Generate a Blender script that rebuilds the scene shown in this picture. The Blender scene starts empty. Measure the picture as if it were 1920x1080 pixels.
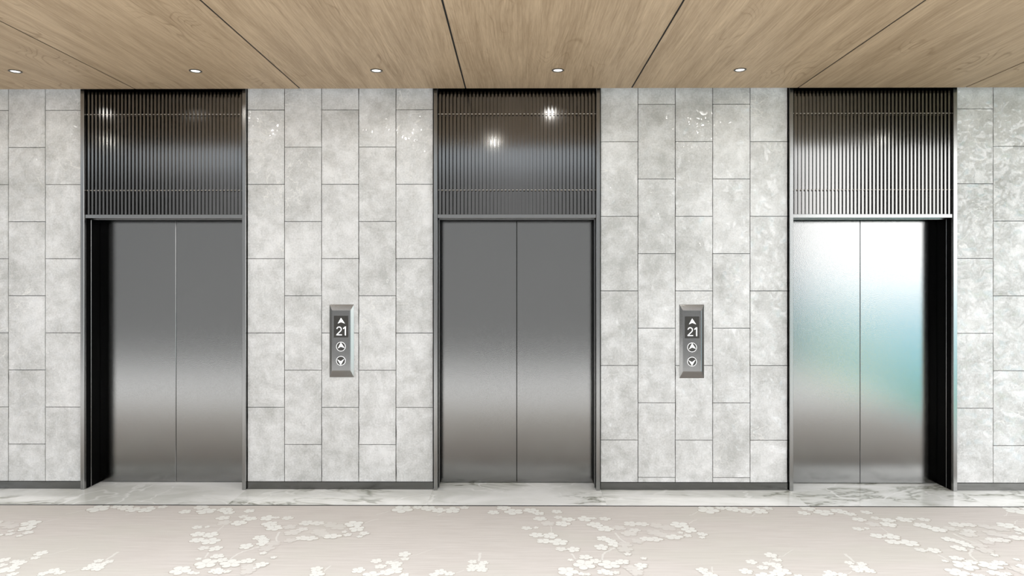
import bpy, bmesh, math, random
from mathutils import Vector

S = bpy.context.scene
COL = S.collection
random.seed(7)

# ------------------------------------------------------------------ camera
F, D, EYE = 1320.0, 5.671, 1.679
YAW = math.atan(9 / F)
cam = bpy.data.cameras.new('camera')
cam.sensor_width = 36
cam.lens = 36 * F / 1920
cam.shift_y = -13 / 1920
cam.clip_start = 0.05
camo = bpy.data.objects.new('camera', cam)
COL.objects.link(camo)
camo.location = (0, -D, EYE)
camo.rotation_euler = (math.pi / 2, 0, YAW)
S.camera = camo

# ------------------------------------------------------------------ view
S.view_settings.view_transform = 'Standard'
S.view_settings.look = 'None'
S.view_settings.exposure = -0.11
S.view_settings.gamma = 1
S.view_settings.use_curve_mapping = False
S.cycles.use_denoising = True
S.cycles.max_bounces = 8
S.cycles.sample_clamp_indirect = 6

# ------------------------------------------------------------------ world
# invented overcast sky; bright and coloured patches at the right end feed the door reflections
SKY_TOP, SKY_LOW, END_WHITE = 2.15, 1.4, 5.6
W = bpy.data.worlds.new('world')
S.world = W
W.use_nodes = True
wn, wl = W.node_tree.nodes, W.node_tree.links
wn.clear()


class NT:
    """tiny wrapper for node building"""
    def __init__(s, nodes, links):
        s.n, s.l = nodes, links

    def inp(s, node, idx, v):
        if v is None:
            return
        sk = node.inputs[idx]
        if hasattr(v, 'links') or isinstance(v, bpy.types.NodeSocket):
            s.l.new(v, sk)
        else:
            sk.default_value = v

    def math(s, op, a, b=None, c=None, clamp=False):
        n = s.n.new('ShaderNodeMath'); n.operation = op; n.use_clamp = clamp
        s.inp(n, 0, a); s.inp(n, 1, b); s.inp(n, 2, c)
        return n.outputs[0]

    def ramp(s, x, lo, hi, smooth=True):
        n = s.n.new('ShaderNodeMapRange'); n.interpolation_type = 'SMOOTHSTEP' if smooth else 'LINEAR'
        n.clamp = True
        s.inp(n, 0, x); n.inputs[1].default_value = lo; n.inputs[2].default_value = hi
        return n.outputs[0]

    def mix(s, f, a, b, mode='MIX'):
        n = s.n.new('ShaderNodeMix'); n.data_type = 'RGBA'; n.blend_type = mode
        s.inp(n, 0, f)
        s.inp(n, 6, a if not isinstance(a, tuple) else (*a[:3], 1))
        s.inp(n, 7, b if not isinstance(b, tuple) else (*b[:3], 1))
        return n.outputs[2]

    def noise(s, vec, scale, detail=4, rough=.55, dist=0.0, w=None):
        n = s.n.new('ShaderNodeTexNoise')
        if w is not None:
            n.noise_dimensions = '4D'; s.inp(n, 'W', w)
        s.inp(n, 'Vector', vec); n.inputs['Scale'].default_value = scale
        n.inputs['Detail'].default_value = detail; n.inputs['Roughness'].default_value = rough
        n.inputs['Distortion'].default_value = dist
        return n

    def mapping(s, vec, scale=(1, 1, 1), loc=(0, 0, 0), rot=(0, 0, 0)):
        n = s.n.new('ShaderNodeMapping')
        s.inp(n, 0, vec); n.inputs[1].default_value = loc
        n.inputs[2].default_value = rot; n.inputs[3].default_value = scale
        return n.outputs[0]


t = NT(wn, wl)
tc = wn.new('ShaderNodeTexCoord')
sep = wn.new('ShaderNodeSeparateXYZ'); wl.new(tc.outputs['Generated'], sep.inputs[0])
X, Y, Z = sep.outputs
up = t.ramp(Z, 0.10, 0.45)
sky = t.mix(up, (SKY_LOW * .86, SKY_LOW * .96, SKY_LOW * 1.06), (SKY_TOP, SKY_TOP * 1.005, SKY_TOP * 1.03))
sky = t.mix(t.ramp(Z, 0.62, 0.88), sky, (5.2, 5.3, 5.45))
below = t.ramp(Z, 0.01, -0.02)
sky = t.mix(below, sky, (0.45, 0.44, 0.42))
az = t.math('ARCTAN2', X, t.math('MULTIPLY', Y, -1))          # 0 = towards the back, + to the right
inside = t.math('MULTIPLY', t.ramp(az, 0.33, 0.41), t.ramp(az, 1.45, 1.25))
white = t.math('MULTIPLY', inside, t.math('MULTIPLY', t.ramp(Z, -0.05, 0.0), t.ramp(Z, 0.27, 0.19)))
sky = t.mix(white, sky, (END_WHITE, END_WHITE, END_WHITE))
cy = t.math('MULTIPLY', t.math('MULTIPLY', inside, t.ramp(az, 1.35, 1.2)), t.math('MULTIPLY', t.ramp(Z, 0.0, -0.05), t.ramp(Z, -0.19, -0.14)))
sky = t.mix(cy, sky, t.mix(t.ramp(az, 0.68, 0.92), (1.15, 2.6, 3.3), (2.5, 2.95, 2.95)))
gr = t.math('MULTIPLY', t.ramp(az, 0.49, 0.54), t.math('MULTIPLY', t.ramp(Z, -0.11, -0.15), t.ramp(az, 0.74, 0.62)))
sky = t.mix(gr, sky, (0.5, 1.3, 0.3))
yl = t.math('MULTIPLY', t.math('MULTIPLY', t.ramp(az, 0.38, 0.42), t.ramp(az, 0.50, 0.46)), t.math('MULTIPLY', t.ramp(Z, -0.05, -0.08), t.ramp(Z, -0.16, -0.12)))
sky = t.mix(yl, sky, (2.8, 2.8, 1.5))
bg = wn.new('ShaderNodeBackground'); wl.new(sky, bg.inputs[0])
wo = wn.new('ShaderNodeOutputWorld'); wl.new(bg.outputs[0], wo.inputs[0])


# ------------------------------------------------------------------ helpers
def mat(name, color=(.5, .5, .5), rough=.5, metal=0.0, emit=None, estr=0):
    m = bpy.data.materials.new(name); m.use_nodes = True
    b = m.node_tree.nodes['Principled BSDF']
    b.inputs['Base Color'].default_value = (*color, 1)
    b.inputs['Roughness'].default_value = rough
    b.inputs['Metallic'].default_value = metal
    if emit:
        b.inputs['Emission Color'].default_value = (*emit, 1)
        b.inputs['Emission Strength'].default_value = estr
    return m, b, NT(m.node_tree.nodes, m.node_tree.links)


def coords(nt, kind='Object'):
    return nt.n.new('ShaderNodeTexCoord').outputs[kind]


def bump(nt, b, h, strength, dist=.01):
    n = nt.n.new('ShaderNodeBump'); nt.l.new(h, n.inputs['Height'])
    n.inputs['Strength'].default_value = strength; n.inputs['Distance'].default_value = dist
    nt.l.new(n.outputs[0], b.inputs['Normal'])


def box(bm, x0, x1, y0, y1, z0, z1, mi=0):
    vs = [bm.verts.new((x, y, z)) for x in (x0, x1) for y in (y0, y1) for z in (z0, z1)]
    out = []
    for idx in ((0, 1, 3, 2), (4, 6, 7, 5), (0, 4, 5, 1), (2, 3, 7, 6), (0, 2, 6, 4), (1, 5, 7, 3)):
        f = bm.faces.new([vs[i] for i in idx]); f.material_index = mi; out.append(f)
    return out


def bevel_all(bm, w, seg=1):
    bmesh.ops.bevel(bm, geom=bm.edges[:], offset=w, segments=seg, affect='EDGES', clamp_overlap=True)


def obj(name, bm, mats, parent=None, loc=None):
    me = bpy.data.meshes.new(name)
    bmesh.ops.recalc_face_normals(bm, faces=bm.faces[:])
    bm.to_mesh(me); bm.free()
    for m in (mats if isinstance(mats, (list, tuple)) else [mats]):
        me.materials.append(m)
    o = bpy.data.objects.new(name, me); COL.objects.link(o)
    if parent:
        o.parent = parent
    if loc:
        o.location = loc
    return o


def empty(name, loc, label, cat, group=None):
    o = bpy.data.objects.new(name, None); COL.objects.link(o); o.location = loc
    o.empty_display_size = .2
    o['label'] = label; o['category'] = cat
    if group:
        o['group'] = group
    return o


def struct(name, bm, mats, loc=None):
    o = obj(name, bm, mats, loc=loc); o['kind'] = 'structure'
    return o


def prism(bm, pts, y0, y1, mi=0):
    """outline pts in (x, z), extruded along y"""
    a = [bm.verts.new((x, y0, z)) for x, z in pts]
    b = [bm.verts.new((x, y1, z)) for x, z in pts]
    fs = [bm.faces.new(a), bm.faces.new(b[::-1])]
    n = len(pts)
    for i in range(n):
        fs.append(bm.faces.new((a[i], b[i], b[(i + 1) % n], a[(i + 1) % n])))
    for f in fs:
        f.material_index = mi


def disc(bm, r, y0, y1, cx=0, cz=0, n=40):
    prism(bm, [(cx + r * math.cos(2 * math.pi * i / n), cz + r * math.sin(2 * math.pi * i / n)) for i in range(n)], y0, y1)


def ring(bm, r0, r1, y0, y1, n=40):
    v = []
    for i in range(n):
        c, s = math.cos(2 * math.pi * i / n), math.sin(2 * math.pi * i / n)
        v.append([bm.verts.new((r * c, y, r * s)) for r, y in ((r0, y1), (r0, y0), (r1, y0), (r1, y1))])
    for i in range(n):
        a, b = v[i], v[(i + 1) % n]
        for k in range(4):
            bm.faces.new((a[k], a[(k + 1) % 4], b[(k + 1) % 4], b[k]))


# ------------------------------------------------------------------ materials
# grey stone tiles
def stone_material():
    m, b, n = mat('grey_stone', rough=.3)
    c = coords(n)
    g = n.n.new('ShaderNodeNewGeometry')
    rnd = n.math('MULTIPLY', g.outputs['Random Per Island'], .35)
    big = n.noise(c, 1.7, 5, .6, .6, w=rnd).outputs['Fac']
    mid = n.noise(c, 9, 6, .65, .4, w=rnd).outputs['Fac']
    fine = n.noise(c, 75, 4, .7).outputs['Fac']
    grain = n.noise(c, 260, 2, .6).outputs['Fac']
    v = n.math('MULTIPLY_ADD', big, .9, n.math('MULTIPLY', mid, .8))
    v = n.math('MULTIPLY_ADD', fine, .62, v)
    v = n.math('MULTIPLY_ADD', grain, .45, v)
    v = n.math('MULTIPLY_ADD', g.outputs['Random Per Island'], .03, v)
    col = n.mix(n.ramp(v, 1.16, 1.62, False), STONE_DARK, STONE_LIGHT)
    # thin pale veins on some stones
    vn = n.noise(c, 3.2, 3, .5, 1.2, w=rnd).outputs['Fac']
    vein = n.ramp(n.math('ABSOLUTE', n.math('SUBTRACT', vn, .5)), .009, 0)
    gate = n.ramp(n.noise(c, 1.3, 2, .5, w=rnd).outputs['Fac'], .52, .62)
    col = n.mix(n.math('MULTIPLY', n.math('MULTIPLY', vein, gate), .6), col, (.80, .79, .75))
    n.l.new(col, b.inputs['Base Color'])
    rg = n.noise(c, 6, 3).outputs['Fac']
    n.l.new(n.math('MULTIPLY_ADD', rg, .2, .4), b.inputs['Roughness'])
    b.inputs['Specular IOR Level'].default_value = .2
    lump = n.ramp(n.noise(c, 13, 1.5, .45, .5, w=rnd).outputs['Fac'], .48, .70)
    h = n.math('MULTIPLY_ADD', n.noise(c, 7, 2, .4, .3, w=rnd).outputs['Fac'], .8, n.math('MULTIPLY', lump, .30))
    fine_h = n.noise(c, 60, 2, .6).outputs['Fac']
    bump(n, b, fine_h, .12, .004)
    nb = n.n.new('ShaderNodeBump'); n.l.new(h, nb.inputs['Height'])
    nb.inputs['Strength'].default_value = .8; nb.inputs['Distance'].default_value = .06
    n.l.new(nb.outputs[0], b.inputs['Coat Normal'])
    b.inputs['Coat Weight'].default_value = .9; b.inputs['Coat Roughness'].default_value = .06
    b.inputs['Coat IOR'].default_value = 1.5
    return m


STONE_DARK, STONE_LIGHT = (.42, .42, .40), (.745, .745, .735)
M_STONE = stone_material()
M_JOINT = mat('dark_joint', (.05, .047, .038), .9)[0]
M_BLACK = mat('black_lining', (.002, .002, .002), .35)[0]  # dark reflections of the steel reveals, painted in as black
M_BLACK.node_tree.nodes['Principled BSDF'].inputs['Specular IOR Level'].default_value = .02
M_VOID = mat('matt_black_void', (.004, .004, .004), .9)[0]
M_SHADOW_GAP = mat('dark_plaster', (.02, .017, .014), .9)[0]


def metal(name, base, rough, bstr=.0, scale=140):
    m, b, n = mat(name, base, rough, 1.0)
    if bstr:
        c = coords(n)
        h = n.noise(c, scale, 1.0, .5).outputs['Fac']
        bump(n, b, h, bstr, .002)
    return m


M_DOOR = metal('bead_blasted_steel', (.262, .262, .256), .10, .15, 230)
M_FRAME = metal('dark_steel_frame', (.30, .30, .293), .22, .06, 200)
M_SLAT = metal('dark_steel_slat', (.195, .192, .186), .14)
M_BACK = metal('dark_steel_backing', (.215, .21, .205), .12)
M_BASE = metal('baseboard_steel', (.165, .165, .16), .2, .05)
M_ROD = mat('pale_rod', (.62, .57, .50), .35, .0)[0]
M_PLATE = metal('satin_steel_plate', (.27, .268, .26), .13, .04, 400)
M_TRIM = mat('black_floor_trim', (.02, .018, .015), .4)[0]


def wood_material():
    m, b, n = mat('oak_ceiling', rough=.55)
    g = n.n.new('ShaderNodeNewGeometry')
    rnd = n.math('MULTIPLY', g.outputs['Random Per Island'], 37)
    c = coords(n)
    # grain runs along Y
    warp = n.noise(n.mapping(c, (1.6, .35, 1)), 1.5, 3, .5, w=rnd)
    wv = n.n.new('ShaderNodeVectorMath'); wv.operation = 'MULTIPLY_ADD'
    n.l.new(warp.outputs['Color'], wv.inputs[0]); wv.inputs[1].default_value = (.16, .05, 0); n.l.new(c, wv.inputs[2])
    c2 = wv.outputs[0]
    bands = n.noise(n.mapping(c2, (7, .55, 1)), 1.6, 4, .6, .3, w=rnd).outputs['Fac']
    grain = n.noise(n.mapping(c2, (85, 1.7, 1)), 1.3, 5, .7, .2, w=rnd).outputs['Fac']
    fib = n.noise(n.mapping(c, (260, 7, 1)), 1.2, 3, .6, w=rnd).outputs['Fac']
    # cathedral figure: contour lines of a slow field
    fld = n.noise(n.mapping(c, (3.1, .8, 1)), 1.0, 2, .45, .25, w=rnd).outputs['Fac']
    cth = n.math('ABSOLUTE', n.math('SUBTRACT', n.math('FRACT', n.math('MULTIPLY', fld, 26)), .5))
    gate = n.ramp(n.noise(n.mapping(c, (2.2, .9, 1)), 1.4, 2, .5, w=rnd).outputs['Fac'], .50, .66)
    v = n.math('MULTIPLY_ADD', bands, .62, n.math('MULTIPLY', grain, .70))
    v = n.math('MULTIPLY_ADD', fib, .42, v)
    v = n.math('SUBTRACT', v, n.math('MULTIPLY', n.math('MULTIPLY', n.ramp(cth, .16, .0), gate), .20))
    col = n.mix(n.ramp(v, .58, 1.16, False), WOOD_DARK, WOOD_LIGHT)
    n.l.new(col, b.inputs['Base Color'])
    b.inputs['Specular IOR Level'].default_value = .3
    bump(n, b, grain, .1, .001)
    return m


WOOD_DARK, WOOD_LIGHT = (.235, .162, .092), (.585, .452, .302)
M_WOOD = wood_material()


def marble_material():
    m, b, n = mat('white_marble', rough=.12)
    c = coords(n)
    g = n.n.new('ShaderNodeNewGeometry')
    rnd = n.math('MULTIPLY', g.outputs['Random Per Island'], 9)
    cs = n.mapping(c, (.62, 1.3, 1), rot=(0, 0, .5))
    cloud = n.noise(cs, 1.6, 5, .6, .8, w=rnd).outputs['Fac']
    col = n.mix(n.ramp(cloud, .35, .68), (.94, .94, .915), (.66, .665, .62))
    v1 = n.noise(cs, 1.25, 5, .62, 1.1, w=rnd).outputs['Fac']
    dark = n.ramp(n.math('ABSOLUTE', n.math('SUBTRACT', v1, .5)), .022, .0)
    gate = n.ramp(n.noise(cs, 1.1, 2, .5, w=rnd).outputs['Fac'], .44, .54)
    col = n.mix(n.math('MULTIPLY', n.math('MULTIPLY', dark, gate), .85), col, (.15, .15, .11))
    halo = n.ramp(n.math('ABSOLUTE', n.math('SUBTRACT', v1, .5)), .07, .0)
    col = n.mix(n.math('MULTIPLY', n.math('MULTIPLY', halo, gate), .45), col, (.40, .41, .34))
    v2 = n.noise(n.mapping(c, (.8, 1.2, 1), loc=(3, 1, 0), rot=(0, 0, -.5)), 1.5, 3, .5, .9, w=rnd).outputs['Fac']
    wv = n.ramp(n.math('ABSOLUTE', n.math('SUBTRACT', v2, .5)), .016, .0)
    col = n.mix(n.math('MULTIPLY', wv, .8), col, (.9, .9, .87))
    n.l.new(col, b.inputs['Base Color'])
    return m


M_MARBLE = marble_material()


def carpet_material():
    m, b, n = mat('woven_carpet', rough=.95)
    c = coords(n)
    streak = n.noise(n.mapping(c, (3.2, 60, 1)), 1.0, 5, .65).outputs['Fac']
    broad = n.noise(n.mapping(c, (.8, 1.6, 1)), 1.2, 3, .5).outputs['Fac']
    base = n.mix(n.ramp(streak, .15, .85), CARPET_DARK, CARPET_LIGHT)
    base = n.mix(n.math('MULTIPLY', n.ramp(broad, .45, .65), .45), base, CARPET_GREEN)
    at = n.n.new('ShaderNodeAttribute'); at.attribute_name = 'tone'
    tone = at.outputs['Fac']
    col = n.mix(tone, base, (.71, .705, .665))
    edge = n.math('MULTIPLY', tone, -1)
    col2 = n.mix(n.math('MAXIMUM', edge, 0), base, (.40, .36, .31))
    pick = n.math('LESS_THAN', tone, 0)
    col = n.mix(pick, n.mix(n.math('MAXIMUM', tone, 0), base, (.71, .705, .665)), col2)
    n.l.new(col, b.inputs['Base Color'])
    b.inputs['Specular IOR Level'].default_value = .1
    return m


CARPET_DARK, CARPET_LIGHT, CARPET_GREEN = (.50, .46, .425), (.61, .575, .54), (.53, .515, .46)
M_CARPET = carpet_material()
M_PALE = mat('pale_render', (.42, .42, .41), .9)[0]
M_LIT = mat('lit_symbol', (.9, .9, .9), .5, emit=(1, 1, 1), estr=.9)[0]
M_SCREEN = mat('display_glass', (.035, .033, .028), .25)[0]
M_BTN = mat('button_face', (.045, .043, .038), .3)[0]
M_LENS = mat('downlight_lens', (1, 1, 1), .5, emit=(1, .98, .94), estr=1.5)[0]
M_DLRING = mat('downlight_ring', (.10, .095, .08), .4, .3)[0]
M_DLCUP = mat('downlight_cup', (.03, .027, .02), .5, .0)[0]

# ------------------------------------------------------------------ setting
CEIL = 3.206
GAP = .095
X_L, X_R = -9.4, 5.2
Y_BACK = -8.0
DOORS = (-2.845, 0.0, 2.8475)
HALF = (.670, .675, .6725)
# wall sections between the doorways: (x0, x1, column edges, joint heights for even and odd columns)
SECT = [(-9.4, -3.515, -3.515, .36, .06), (-2.175, -.675, -.675, .06, .36),
        (.675, 2.175, 2.175, .40, .10), (3.520, 5.2, 3.520, .06, .36)]


def tile(bm, x0, x1, z0, z1, depth=.014):
    """one stone: front outline with slightly uneven vertical edges"""
    g = .0023
    n = max(3, int((z1 - z0) / .06))
    L, R = [], []
    wob = random.random() < .6
    amp = random.choice((.0, .001, .002, .004)) if wob else .0005
    ph = random.random() * 6
    for i in range(n + 1):
        z = z0 + g + (z1 - z0 - 2 * g) * i / n
        d = amp * max(0, math.sin(ph + i * 1.3)) * random.random() if 0 < i < n else 0
        e = .0016 * random.random() if 0 < i < n else 0
        L.append((x0 + g + d, z)); R.append((x1 - g - e, z))
    pts = L[::-1] + R
    prism(bm, pts, 0.0, depth)


bm = bmesh.new()
for k, (x0, x1, anchor, za, zb) in enumerate(SECT):
    n = 20 if k == 0 else (5 if k < 3 else 6)
    for c in range(n):
        if k == 0:
            cx1 = anchor - .3 * c; cx0 = cx1 - .3
        elif k == 3:
            cx0 = anchor + .3 * c; cx1 = cx0 + .3
        else:
            cx0 = x0 + .3 * c; cx1 = cx0 + .3
        cx0, cx1 = max(cx0, x0), min(cx1, x1)
        if cx1 - cx0 < .02:
            continue
        odd = c % 2
        start = zb if odd else za
        if k == 0:
            start = .36 if odd else .06
        if k == 3:
            start = .36 if odd else .06
        z = start - .6 if start > .07 else start
        while z < 3.36:
            a, bb = max(z, .06), min(z + .6, 3.36)
            if bb - a > .03:
                tile(bm, cx0, cx1, a, bb)
            z += .6
wall = struct('wall_back', bm, [M_STONE])
# dark bedding and masonry behind the stones, with the three lift openings left free
bm = bmesh.new()
for k, (x0, x1, *_r) in enumerate(SECT):
    box(bm, x0, x1, .011, .30, 0.0, 3.40)
for cx, h in zip(DOORS, HALF):
    box(bm, cx - h, cx + h, .07, .30, 2.25, 3.40)
struct('wall_back', bm, M_JOINT)
bm = bmesh.new()
for cx, h in zip(DOORS, HALF):
    box(bm, cx - h, cx + h, .245, .30, 0, 2.25)
struct('wall_shaft', bm, M_VOID)
for x0, x1, *_r in SECT:
    bm = bmesh.new(); box(bm, x0, x1, -.004, .003, 0, .058)
    struct('baseboard_back', bm, M_BASE)

# wood ceiling strip: veneered panels with open black joints
bm = bmesh.new()
k0 = -7
PITCH = 1.3144
for k in range(k0, 5):
    a = -.406 + PITCH * k; bx1 = a + PITCH
    x0, x1 = max(a + .006, X_L), min(bx1 - .006, X_R)
    if x1 > x0:
        box(bm, x0, x1, -2.3, -GAP, CEIL, CEIL + .018)
struct('ceiling', bm, M_WOOD)
bm = bmesh.new()
box(bm, X_L, X_R, -2.28, -GAP - .002, CEIL + .02, CEIL + .16)
box(bm, X_L, X_R, -GAP - .002, .30, CEIL + .20, CEIL + .30)
for k in range(k0, 5):
    a = -.406 + PITCH * k
    if a > X_L:
        box(bm, a - .0058, a + .0058, -2.299, -GAP - .001, CEIL + .003, CEIL + .017)
struct('ceiling', bm, M_VOID)

# marble border and doorway slabs
bm = bmesh.new()
def slab(x0, x1, y0, y1):
    box(bm, x0, x1, y0, y1, -.03, 0)
xs = [X_L]
for cx, h in zip(DOORS, HALF):
    xs += [cx - h, cx + h]
xs.append(X_R)
for i in range(len(xs) - 1):
    slab(xs[i] + .0003, xs[i + 1] - .0003, -.405, .245 if i % 2 else .03)
struct('floor', bm, M_MARBLE)
bm = bmesh.new()
box(bm, X_L, X_R, Y_BACK, -3.45, -.03, .0)
struct('floor', bm, mat('pale_stone_paving', (.90, .89, .87), .5)[0])
bm = bmesh.new(); box(bm, X_L, X_R, -.421, -.4055, -.03, .0015)
struct('trim_1', bm, M_TRIM)
# unseen opposite wall, added to give the steel something grey to reflect
bm = bmesh.new()
box(bm, X_L, 5.35, Y_BACK - .3, Y_BACK, -.03, 3.85)
struct('wall_front', bm, mat('mid_grey_render', (.35, .35, .35), .9)[0])

# ------------------------------------------------------------------ carpet
BLOSSOMS = [(-0.842,-0.495,0.066,1),(-0.734,-0.455,0.035,1),(-0.65,-0.478,0.051,1),(-0.574,-0.52,0.045,1),(-0.471,-0.514,0.053,1),(-0.388,-0.456,0.032,0.8),(-0.692,-1.348,0.033,1),(-0.676,-1.421,0.024,1),(-0.844,-1.455,0.03,1),(-0.758,-1.476,0.022,1),(-0.716,-1.497,0.032,1),(-0.805,-1.535,0.032,1),(-0.918,-1.59,0.034,1),(-0.754,-1.617,0.037,1),(-0.709,-1.586,0.042,1),(-0.829,-1.657,0.047,1),(-0.642,-1.661,0.025,1),(-0.442,-1.609,0.035,1),(-0.472,-1.652,0.025,1),(-0.385,-1.634,0.029,1),(-0.267,-1.462,0.026,1),(-0.197,-1.478,0.026,1),(-0.267,-1.526,0.023,1),(-0.216,-1.526,0.028,1),(-0.264,-1.573,0.025,1),(-0.201,-1.572,0.029,1),(-0.1,-0.457,0.048,0.9),(-0.171,-0.565,0.039,1),(-0.02,-0.548,0.063,1),(0.102,-0.515,0.05,1),(0.158,-0.582,0.037,1),(0.29,-0.546,0.037,1),(0.165,-0.698,0.041,0.9),(0.296,-0.667,0.031,0.8),(0.362,-0.712,0.046,1),(0.316,-0.796,0.045,1),(0.216,-0.794,0.045,0.4),(0.476,-0.696,0.046,1),(0.538,-0.688,0.023,0.9),(0.619,-0.695,0.036,0.8),(0.065,-0.887,0.032,0.9),(0.132,-0.877,0.017,0.9),(0.13,-1.016,0.038,1),(0.22,-1.029,0.045,1),(0.178,-1.126,0.04,1),(0.271,-1.144,0.051,1),(0.277,-1.26,0.032,0.8),(0.356,-1.265,0.038,1),(0.539,-0.813,0.045,0.9),(0.598,-0.898,0.049,1),(0.561,-1.078,0.038,1),(0.534,-1.228,0.039,1),(0.323,-1.431,0.017,1),(0.418,-1.389,0.033,1),(0.399,-1.5,0.058,1),(0.469,-1.446,0.032,1),(0.293,-1.599,0.048,1),(0.37,-1.632,0.019,1),(0.406,-1.639,0.017,0.9),(0.497,-1.603,0.033,1),(0.605,-1.116,0.033,1),(0.62,-1.173,0.037,1),(0.787,-0.797,0.045,0.7),(0.87,-0.804,0.042,0.7),(0.796,-0.92,0.034,0.6),(0.747,-0.985,0.048,0.4),(0.695,-0.876,0.042,0.35),(0.959,-0.832,0.045,0.25),(1.029,-0.874,0.054,0.25),(0.922,-0.971,0.048,0.25),(0.974,-1.024,0.038,0.3),(0.839,-1.083,0.033,0.8),(0.894,-1.089,0.045,0.8),(1.03,-1.049,0.047,0.9),(1.116,-0.816,0.055,1),(1.163,-0.908,0.049,1),(1.091,-0.967,0.019,0.8),(1.126,-1.023,0.024,0.8),(1.228,-0.995,0.029,0.9),(1.213,-1.055,0.019,0.9),(0.781,-1.122,0.035,0.25),(0.688,-1.178,0.037,0.25),(0.675,-1.263,0.045,0.25),(0.681,-1.341,0.022,0.9),(0.767,-1.406,0.017,0.9),(0.629,-1.456,0.035,1),(0.549,-1.499,0.053,1),(0.731,-1.509,0.034,1),(0.716,-1.55,0.023,1),(0.526,-1.618,0.029,1),(0.572,-1.613,0.019,0.8),(0.669,-1.551,0.038,0.3),(0.688,-1.612,0.037,0.3),(1.08,-1.574,0.031,0.9),(1.099,-1.644,0.037,0.9)]
BRANCHES = [([(-1.065,-0.802),(-1.026,-0.751),(-0.977,-0.706)],0.007),([(-1.009,-0.621),(-0.958,-0.574),(-0.91,-0.517)],0.007),([(-0.569,-0.634),(-0.523,-0.579)],0.008),([(-0.649,-1.37),(-0.615,-1.359),(-0.573,-1.312),(-0.516,-1.259)],0.005),([(-0.74,-1.454),(-0.713,-1.41)],0.006),([(-0.353,-1.629),(-0.306,-1.583)],0.006),([(-0.226,-1.327),(-0.228,-1.384),(-0.228,-1.451)],0.018),([(0.234,-0.851),(0.231,-0.962)],0.007),([(0.339,-1.335),(0.355,-1.414)],0.013),([(0.622,-1.227),(0.584,-1.269),(0.543,-1.311),(0.523,-1.368),(0.517,-1.435)],0.016),([(1.148,-1.527),(1.126,-1.619)],0.009),([(0.657,-0.973),(0.668,-1.065),(0.709,-1.166)],0.014)]

PERIOD = 2.245
bm = bmesh.new()
tone_l = bm.verts.layers.float.new('tone')


def flat(pts, z, tone):
    vs = [bm.verts.new((x, y, z)) for x, y in pts]
    for v in vs:
        v[tone_l] = tone
    bm.faces.new(vs)


def blossom(x, y, r, tone, z, rnd):
    rot = rnd.random() * 6.28
    n = 40
    sx, sy = 1 + .12 * (rnd.random() - .5), 1 + .25 * (rnd.random() - .5)
    lob = [.9 + .22 * rnd.random() for _ in range(5)]
    def outline(scale):
        P = []
        for i in range(n):
            a = 2 * math.pi * i / n
            k = int((a / (2 * math.pi) * 5)) % 5
            u = abs(math.sin(a * 2.5))
            rr = r * scale * lob[k] * (.60 + .42 * u ** .55)
            P.append((x + sx * rr * math.cos(a + rot), y + sy * rr * math.sin(a + rot)))
        return P
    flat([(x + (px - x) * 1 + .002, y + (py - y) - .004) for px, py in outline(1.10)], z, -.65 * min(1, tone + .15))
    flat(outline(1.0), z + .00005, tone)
    if r > .024 and tone > .5:
        m_ = 6
        flat([(x + r * .13 * math.cos(2 * math.pi * i / m_), y + r * .13 * math.sin(2 * math.pi * i / m_)) for i in range(m_)], z + .0001, .15)
        for k in range(5):                                     # petal edges
            a = 2 * math.pi * k / 5 + rot
            ca, sa = math.cos(a), math.sin(a)
            r0, r1, w = r * .22, r * .62, r * .035
            flat([(x + r0 * ca - w * sa, y + r0 * sa + w * ca), (x + r1 * ca - w * .4 * sa, y + r1 * sa + w * .4 * ca),
                  (x + r1 * ca + w * .4 * sa, y + r1 * sa - w * .4 * ca), (x + r0 * ca + w * sa, y + r0 * sa - w * ca)], z + .0001, .25)


def branch(P, w, z):
    L, R = [], []
    for i, (x, y) in enumerate(P):
        a = P[max(0, i - 1)]; b_ = P[min(len(P) - 1, i + 1)]
        dx, dy = b_[0] - a[0], b_[1] - a[1]
        l = math.hypot(dx, dy) or 1
        ww = w * .5 * (1 - .35 * i / len(P))
        L.append((x - dy / l * ww, y + dx / l * ww)); R.append((x + dy / l * ww, y - dx / l * ww))
    for i in range(len(P) - 1):
        flat([L[i], L[i + 1], R[i + 1], R[i]], z, .55)


box(bm, X_L, X_R, -3.45, -.4215, -.03, .0)
for v in bm.verts:
    v[tone_l] = 0
rows = [0, -1.62]
for ry in rows:
    for k in range(-4, 3):
        zi = .0002
        for P, w in BRANCHES:
            Q = [(x + PERIOD * k, y + ry) for x, y in P]
            if any(q[0] < X_L + .1 or q[0] > X_R - .1 or q[1] < -3.4 for q in Q):
                continue
            # gentle bends between the measured points
            R2 = []
            rr = random.Random(int(P[0][0] * 1000))
            for i in range(len(Q) - 1):
                for s in range(4):
                    f_ = s / 4
                    R2.append((Q[i][0] + (Q[i + 1][0] - Q[i][0]) * f_ + rr.uniform(-.003, .003),
                               Q[i][1] + (Q[i + 1][1] - Q[i][1]) * f_ + rr.uniform(-.005, .005)))
            R2.append(Q[-1])
            branch(R2, w, zi)
            zi += .000004
        for i, (x, y, r, tn) in enumerate(BLOSSOMS):
            xx, yy = x + PERIOD * k, y + ry
            if xx < X_L + .1 or xx > X_R - .1 or yy < -3.37 or yy > -.4215 - .45 * r:
                continue
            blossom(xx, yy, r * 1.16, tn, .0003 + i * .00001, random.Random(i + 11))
bmesh.ops.recalc_face_normals(bm, faces=bm.faces[:])
for f in bm.faces:                                                # pattern faces look up
    if abs(f.normal.z) > .9 and f.calc_center_median().z > .0001 and f.normal.z < 0:
        f.normal_flip()
me = bpy.data.meshes.new('carpet'); bm.to_mesh(me); bm.free(); me.materials.append(M_CARPET)
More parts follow.
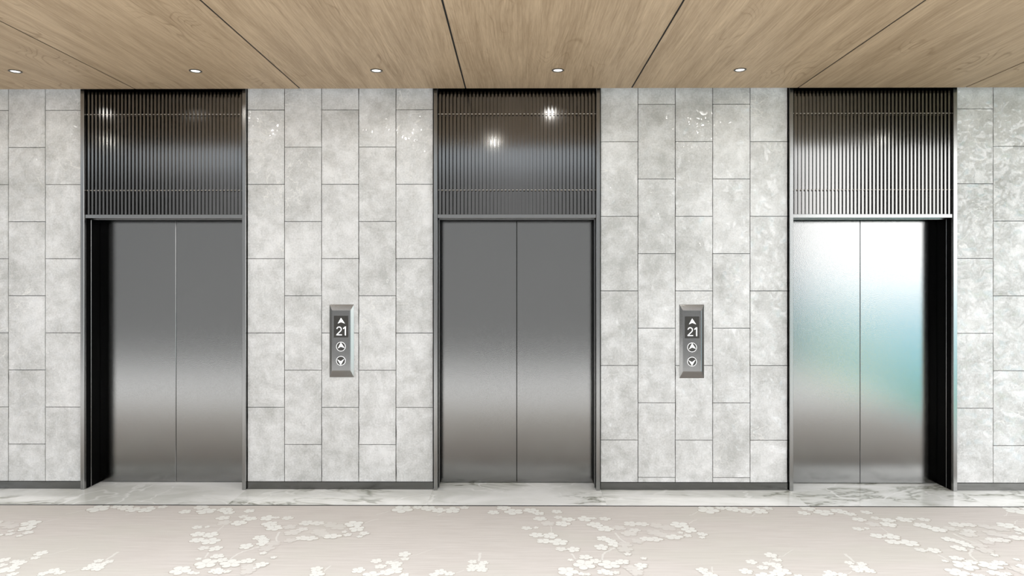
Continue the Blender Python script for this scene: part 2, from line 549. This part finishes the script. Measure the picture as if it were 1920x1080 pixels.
# trim anything that would run over the border strip
carpet = bpy.data.objects.new('carpet', me); COL.objects.link(carpet)
carpet['label'] = 'pale taupe woven carpet with white blossom branches along the marble border'
carpet['category'] = 'carpet'

# ------------------------------------------------------------------ lift doorways
HEAD0, HEAD1 = 2.186, 2.215
Y_DOOR = .187


def bar(name, x0, x1, y0, y1, z0, z1, m, parent, bev=.0015):
    bm = bmesh.new(); box(bm, x0, x1, y0, y1, z0, z1)
    if bev:
        bevel_all(bm, bev)
    return obj(name, bm, m, parent)


LIFT_LABEL = ['leftmost steel lift doorway, dark side lining showing on its left',
              'middle steel lift doorway between the two call panels, evenly grey doors',
              'rightmost steel lift doorway, doors washed with white and pale blue reflections']
GRILLE_LABEL = ['dark vertical slat grille above the leftmost lift doorway',
                'dark vertical slat grille above the middle lift doorway between the call panels',
                'dark vertical slat grille above the rightmost lift doorway, bright towards its right']
for cx, lab, glab, dx in zip(DOORS, LIFT_LABEL, GRILLE_LABEL, (.0025, .0, .0)):
    t_ = empty('elevator_doorway', (cx, 0, 0), lab, 'elevator door')
    W0, W1 = .637, .667
    for s in (-1, 1):
        a, b_ = sorted((s * W0, s * W1))
        bar('jamb', a, b_, -.030, -.0005, 0.001, 3.36, M_FRAME, t_)
        # reveal behind the jamb, its shade painted black, running back to the doors
        a, b_ = sorted((s * W0, s * (W1 + .001)))
        bar('side_lining', a, b_, -.0002, .243, 0.001, HEAD0, M_BLACK, t_, 0)
        a, b_ = sorted((s * (W0 - .009), s * (W0 - .0005)))
        bar('inner_trim', a, b_, .050, .056, 0.001, HEAD0 - .0085, M_FRAME, t_, .001)
    bar('inner_trim', -W0 + .001, W0 - .001, .050, .056, HEAD0 - .008, HEAD0 - .0005, M_FRAME, t_, .001)
    bar('header', -W0 + .001, W0 - .001, -.020, .045, HEAD0, HEAD1, M_FRAME, t_)
    bar('header_lining', -W0 + .0005, W0 - .0005, .057, .243, HEAD0 - .0004, HEAD1 - .001, M_BLACK, t_, 0)
    for s in (-1, 1):
        a, b_ = sorted((s * .0018, s * .636))
        bar('door_panel', a, b_, Y_DOOR, Y_DOOR + .030, .004, HEAD0 - .001, M_DOOR, t_, .0018)
    # grille above: a thing of its own
    g_ = empty('transom_grille', (cx, 0, HEAD1), glab, 'grille')
    h3 = 3.36 - HEAD1
    bm = bmesh.new()
    for i in range(42):
        c = (i - 20.5) * .03 + dx
        tmp = bmesh.new()
        box(tmp, c - .0074, c + .0074, -.010, .002, .0005, h3)
        bmesh.ops.bevel(tmp, geom=[e for e in tmp.edges if abs((e.verts[0].co - e.verts[1].co).z) > .5], offset=.0014, segments=2, affect='EDGES')
        me_ = bpy.data.meshes.new('t'); tmp.to_mesh(me_); tmp.free(); bm.from_mesh(me_); bpy.data.meshes.remove(me_)
    obj('slats', bm, M_SLAT, g_)
    for z in (3.027, 2.413):
        bm = bmesh.new(); box(bm, -.634, .634, .0022, .0085, z - HEAD1 - .0035, z - HEAD1 + .0035); bevel_all(bm, .001)
        obj('rod', bm, M_ROD, g_)
    bm = bmesh.new(); box(bm, -.636, .636, .036, .042, .0005, h3)
    obj('back_panel', bm, M_BACK, g_)
    for s in (-1, 1):
        a, b_ = sorted((s * .6365, s * .667))
        bm = bmesh.new(); box(bm, a, b_, -.0002, .050, .0005, h3)
        obj('side_lining', bm, M_BLACK, g_)

# ------------------------------------------------------------------ call panels
U = .000716


def poly_obj(name, pts, y0, y1, m, parent, loc=(0, 0, 0)):
    bm = bmesh.new(); prism(bm, pts, y0, y1)
    return obj(name, bm, m, parent, loc)


def stroke(bm, P, w, y0, y1):
    L, R = [], []
    for i, (x, z) in enumerate(P):
        a = P[max(0, i - 1)]; b_ = P[min(len(P) - 1, i + 1)]
        dx, dz = b_[0] - a[0], b_[1] - a[1]
        l = math.hypot(dx, dz) or 1
        L.append((x - dz / l * w / 2, z + dx / l * w / 2)); R.append((x + dz / l * w / 2, z - dx / l * w / 2))
    prism(bm, L + R[::-1], y0, y1)


def call_panel(cx, z0, z1, label):
    w2 = .0985
    t_ = empty('elevator_call_panel', (cx, 0, z0), label, 'call panel', 'lift call panels')
    H_ = z1 - z0
    P = .020
    # bevelled face plate
    bm = bmesh.new()
    o = [(-w2, 0), (w2, 0), (w2, H_), (-w2, H_)]
    i_ = [(-w2 + .0245, .055), (w2 - .0245, .055), (w2 - .0245, H_ - .046), (-w2 + .0245, H_ - .046)]
    vb = [bm.verts.new((x, -.0006, z)) for x, z in o]
    vm = [bm.verts.new((x, -.003, z)) for x, z in o]
    vf = [bm.verts.new((x, -P, z)) for x, z in i_]
    bm.faces.new(vb[::-1]); bm.faces.new(vf)
    for k in range(4):
        j = (k + 1) % 4
        bm.faces.new((vb[k], vb[j], vm[j], vm[k])); bm.faces.new((vm[k], vm[j], vf[j], vf[k]))
    bmesh.ops.bevel(bm, geom=[e for e in bm.edges if all(abs(v.co.y + P) < 1e-5 for v in e.verts)], offset=.0022, segments=3, affect='EDGES')
    obj('face_plate', bm, M_PLATE, t_)
    # measured drawing units (six per photo pixel) -> metres on the face
    sc_ = .000712
    def q(x, y):
        return ((x - 366) * sc_, (945 - y) * sc_ + .003)
    yF = -P - .0005
    scr = poly_obj('display_screen', [q(283, 497), q(444, 497), q(444, 252), q(283, 252)], yF - .0015, yF + .0003, M_SCREEN, t_)
    poly_obj('direction_arrow', [q(364, 275), q(408, 340), q(365, 323), q(328, 340)], yF - .0025, yF - .0016, M_LIT, scr)
    # the 2: a bow, a diagonal and a foot
    bm = bmesh.new()
    arc = []
    for k in range(15):
        a = math.radians(172 - k * (172 + 38) / 14)
        arc.append(q(342 + 25 * math.cos(a), 404 - 26 * math.sin(a)))
    stroke(bm, arc + [q(318, 464)], 9.5 * sc_, yF - .0025, yF - .0016)
    stroke(bm, [q(312, 467), q(374, 467)], 9.5 * sc_, yF - .00251, yF - .00161)
    d2 = obj('floor_digit', bm, M_LIT, scr)
    bm = bmesh.new()
    prism(bm, [q(408, 473), q(420, 473), q(420, 374), q(410, 374), q(388, 391), q(388, 403), q(408, 392)], yF - .0025, yF - .0016)
    obj('floor_digit', bm, M_LIT, scr)
    for nm, cy, arrow in (('up_button', 600, [(363, 553), (405, 616), (363, 600), (328, 620)]),
                          ('down_button', 760, [(362, 806), (322, 744), (362, 766), (401, 738)])):
        c = q(363, cy)
        bm = bmesh.new(); disc(bm, 49.5 * sc_, yF - .003, yF + .0003)
        b_ = obj(nm, bm, M_BTN, t_, (c[0], 0, c[1]))
        bm = bmesh.new(); ring(bm, 48.5 * sc_, 52.5 * sc_, yF - .0036, yF + .0003)
        obj('button_ring', bm, M_LIT, b_)
        poly_obj('button_arrow', [(q(x, y)[0] - c[0], q(x, y)[1] - c[1]) for x, y in arrow], yF - .0040, yF - .0031, M_LIT, b_)
    return t_


call_panel(-1.4115, .9037, 1.490, 'steel call panel reading 21 between the leftmost and middle lift doorways')
call_panel(1.4060, .8990, 1.490, 'steel call panel reading 21 between the middle and rightmost lift doorways')


# ------------------------------------------------------------------ downlights
def downlight(x, y, r, label, group, watt=0, lens=None, cone=80, blend=1.0):
    t_ = empty('recessed_downlight', (x, y, CEIL), label, 'downlight', group)
    bm = bmesh.new()
    n = 40
    prof = [(r, -.0002), (r, -.003), (r * .93, -.005), (r * .80, -.005), (r * .74, -.003), (r * .70, -.0002)]
    v = [[bm.verts.new((a * math.cos(2 * math.pi * i / n), a * math.sin(2 * math.pi * i / n), z)) for a, z in prof] for i in range(n)]
    for i in range(n):
        for k in range(len(prof)):
            f = bm.faces.new((v[i][k], v[i][(k + 1) % 6], v[(i + 1) % n][(k + 1) % 6], v[(i + 1) % n][k]))
            f.material_index = 1 if k in (0, 4, 5) else 0
    obj('trim_ring', bm, [M_DLRING, M_DLCUP], t_)
    bm = bmesh.new()
    vs = [bm.verts.new((r * .705 * math.cos(2 * math.pi * i / n), r * .705 * math.sin(2 * math.pi * i / n), -.0012)) for i in range(n)]
    f = bm.faces.new(vs)
    vt = bmesh.ops.extrude_face_region(bm, geom=[f])
    for g in vt['geom']:
        if isinstance(g, bmesh.types.BMVert):
            g.co.z += .001
    obj('lens', bm, lens or M_LENS, t_)
    if watt:
        L = bpy.data.lights.new('lamp', 'SPOT'); L.energy = watt; L.spot_size = math.radians(cone); L.spot_blend = blend
        L.shadow_soft_size = .045; L.color = (1, .97, .93)
        lo = bpy.data.objects.new('lamp', L); COL.objects.link(lo); lo.parent = t_; lo.location = (0, 0, -.02)
    return t_


DL = ['recessed downlight in the wood ceiling at the far left of the photo',
      'recessed downlight in the wood ceiling above the leftmost lift grille',
      'recessed downlight in the wood ceiling above the left call panel',
      'recessed downlight in the wood ceiling above the middle lift grille',
      'recessed downlight in the wood ceiling right of the middle lift, above the right call panel']
for k, lab in enumerate(DL):
    downlight(-3.649 + 1.3155 * k, -.573, .0445, lab, 'downlights along the wall', watt=7, cone=165, blend=.5)
M_LENS2 = mat('bright_lens', (1, 1, 1), .5, emit=(1, .98, .94), estr=110)[0]  # unseen second row, invented for the grille reflections and the pools on the carpet
for k in range(5):
    downlight(-4.45 + 2.1 * k, -1.98, .060, 'recessed downlight in the wood ceiling nearer the camera, above the carpet',
              'downlights above the carpet', watt=26, lens=M_LENS2)
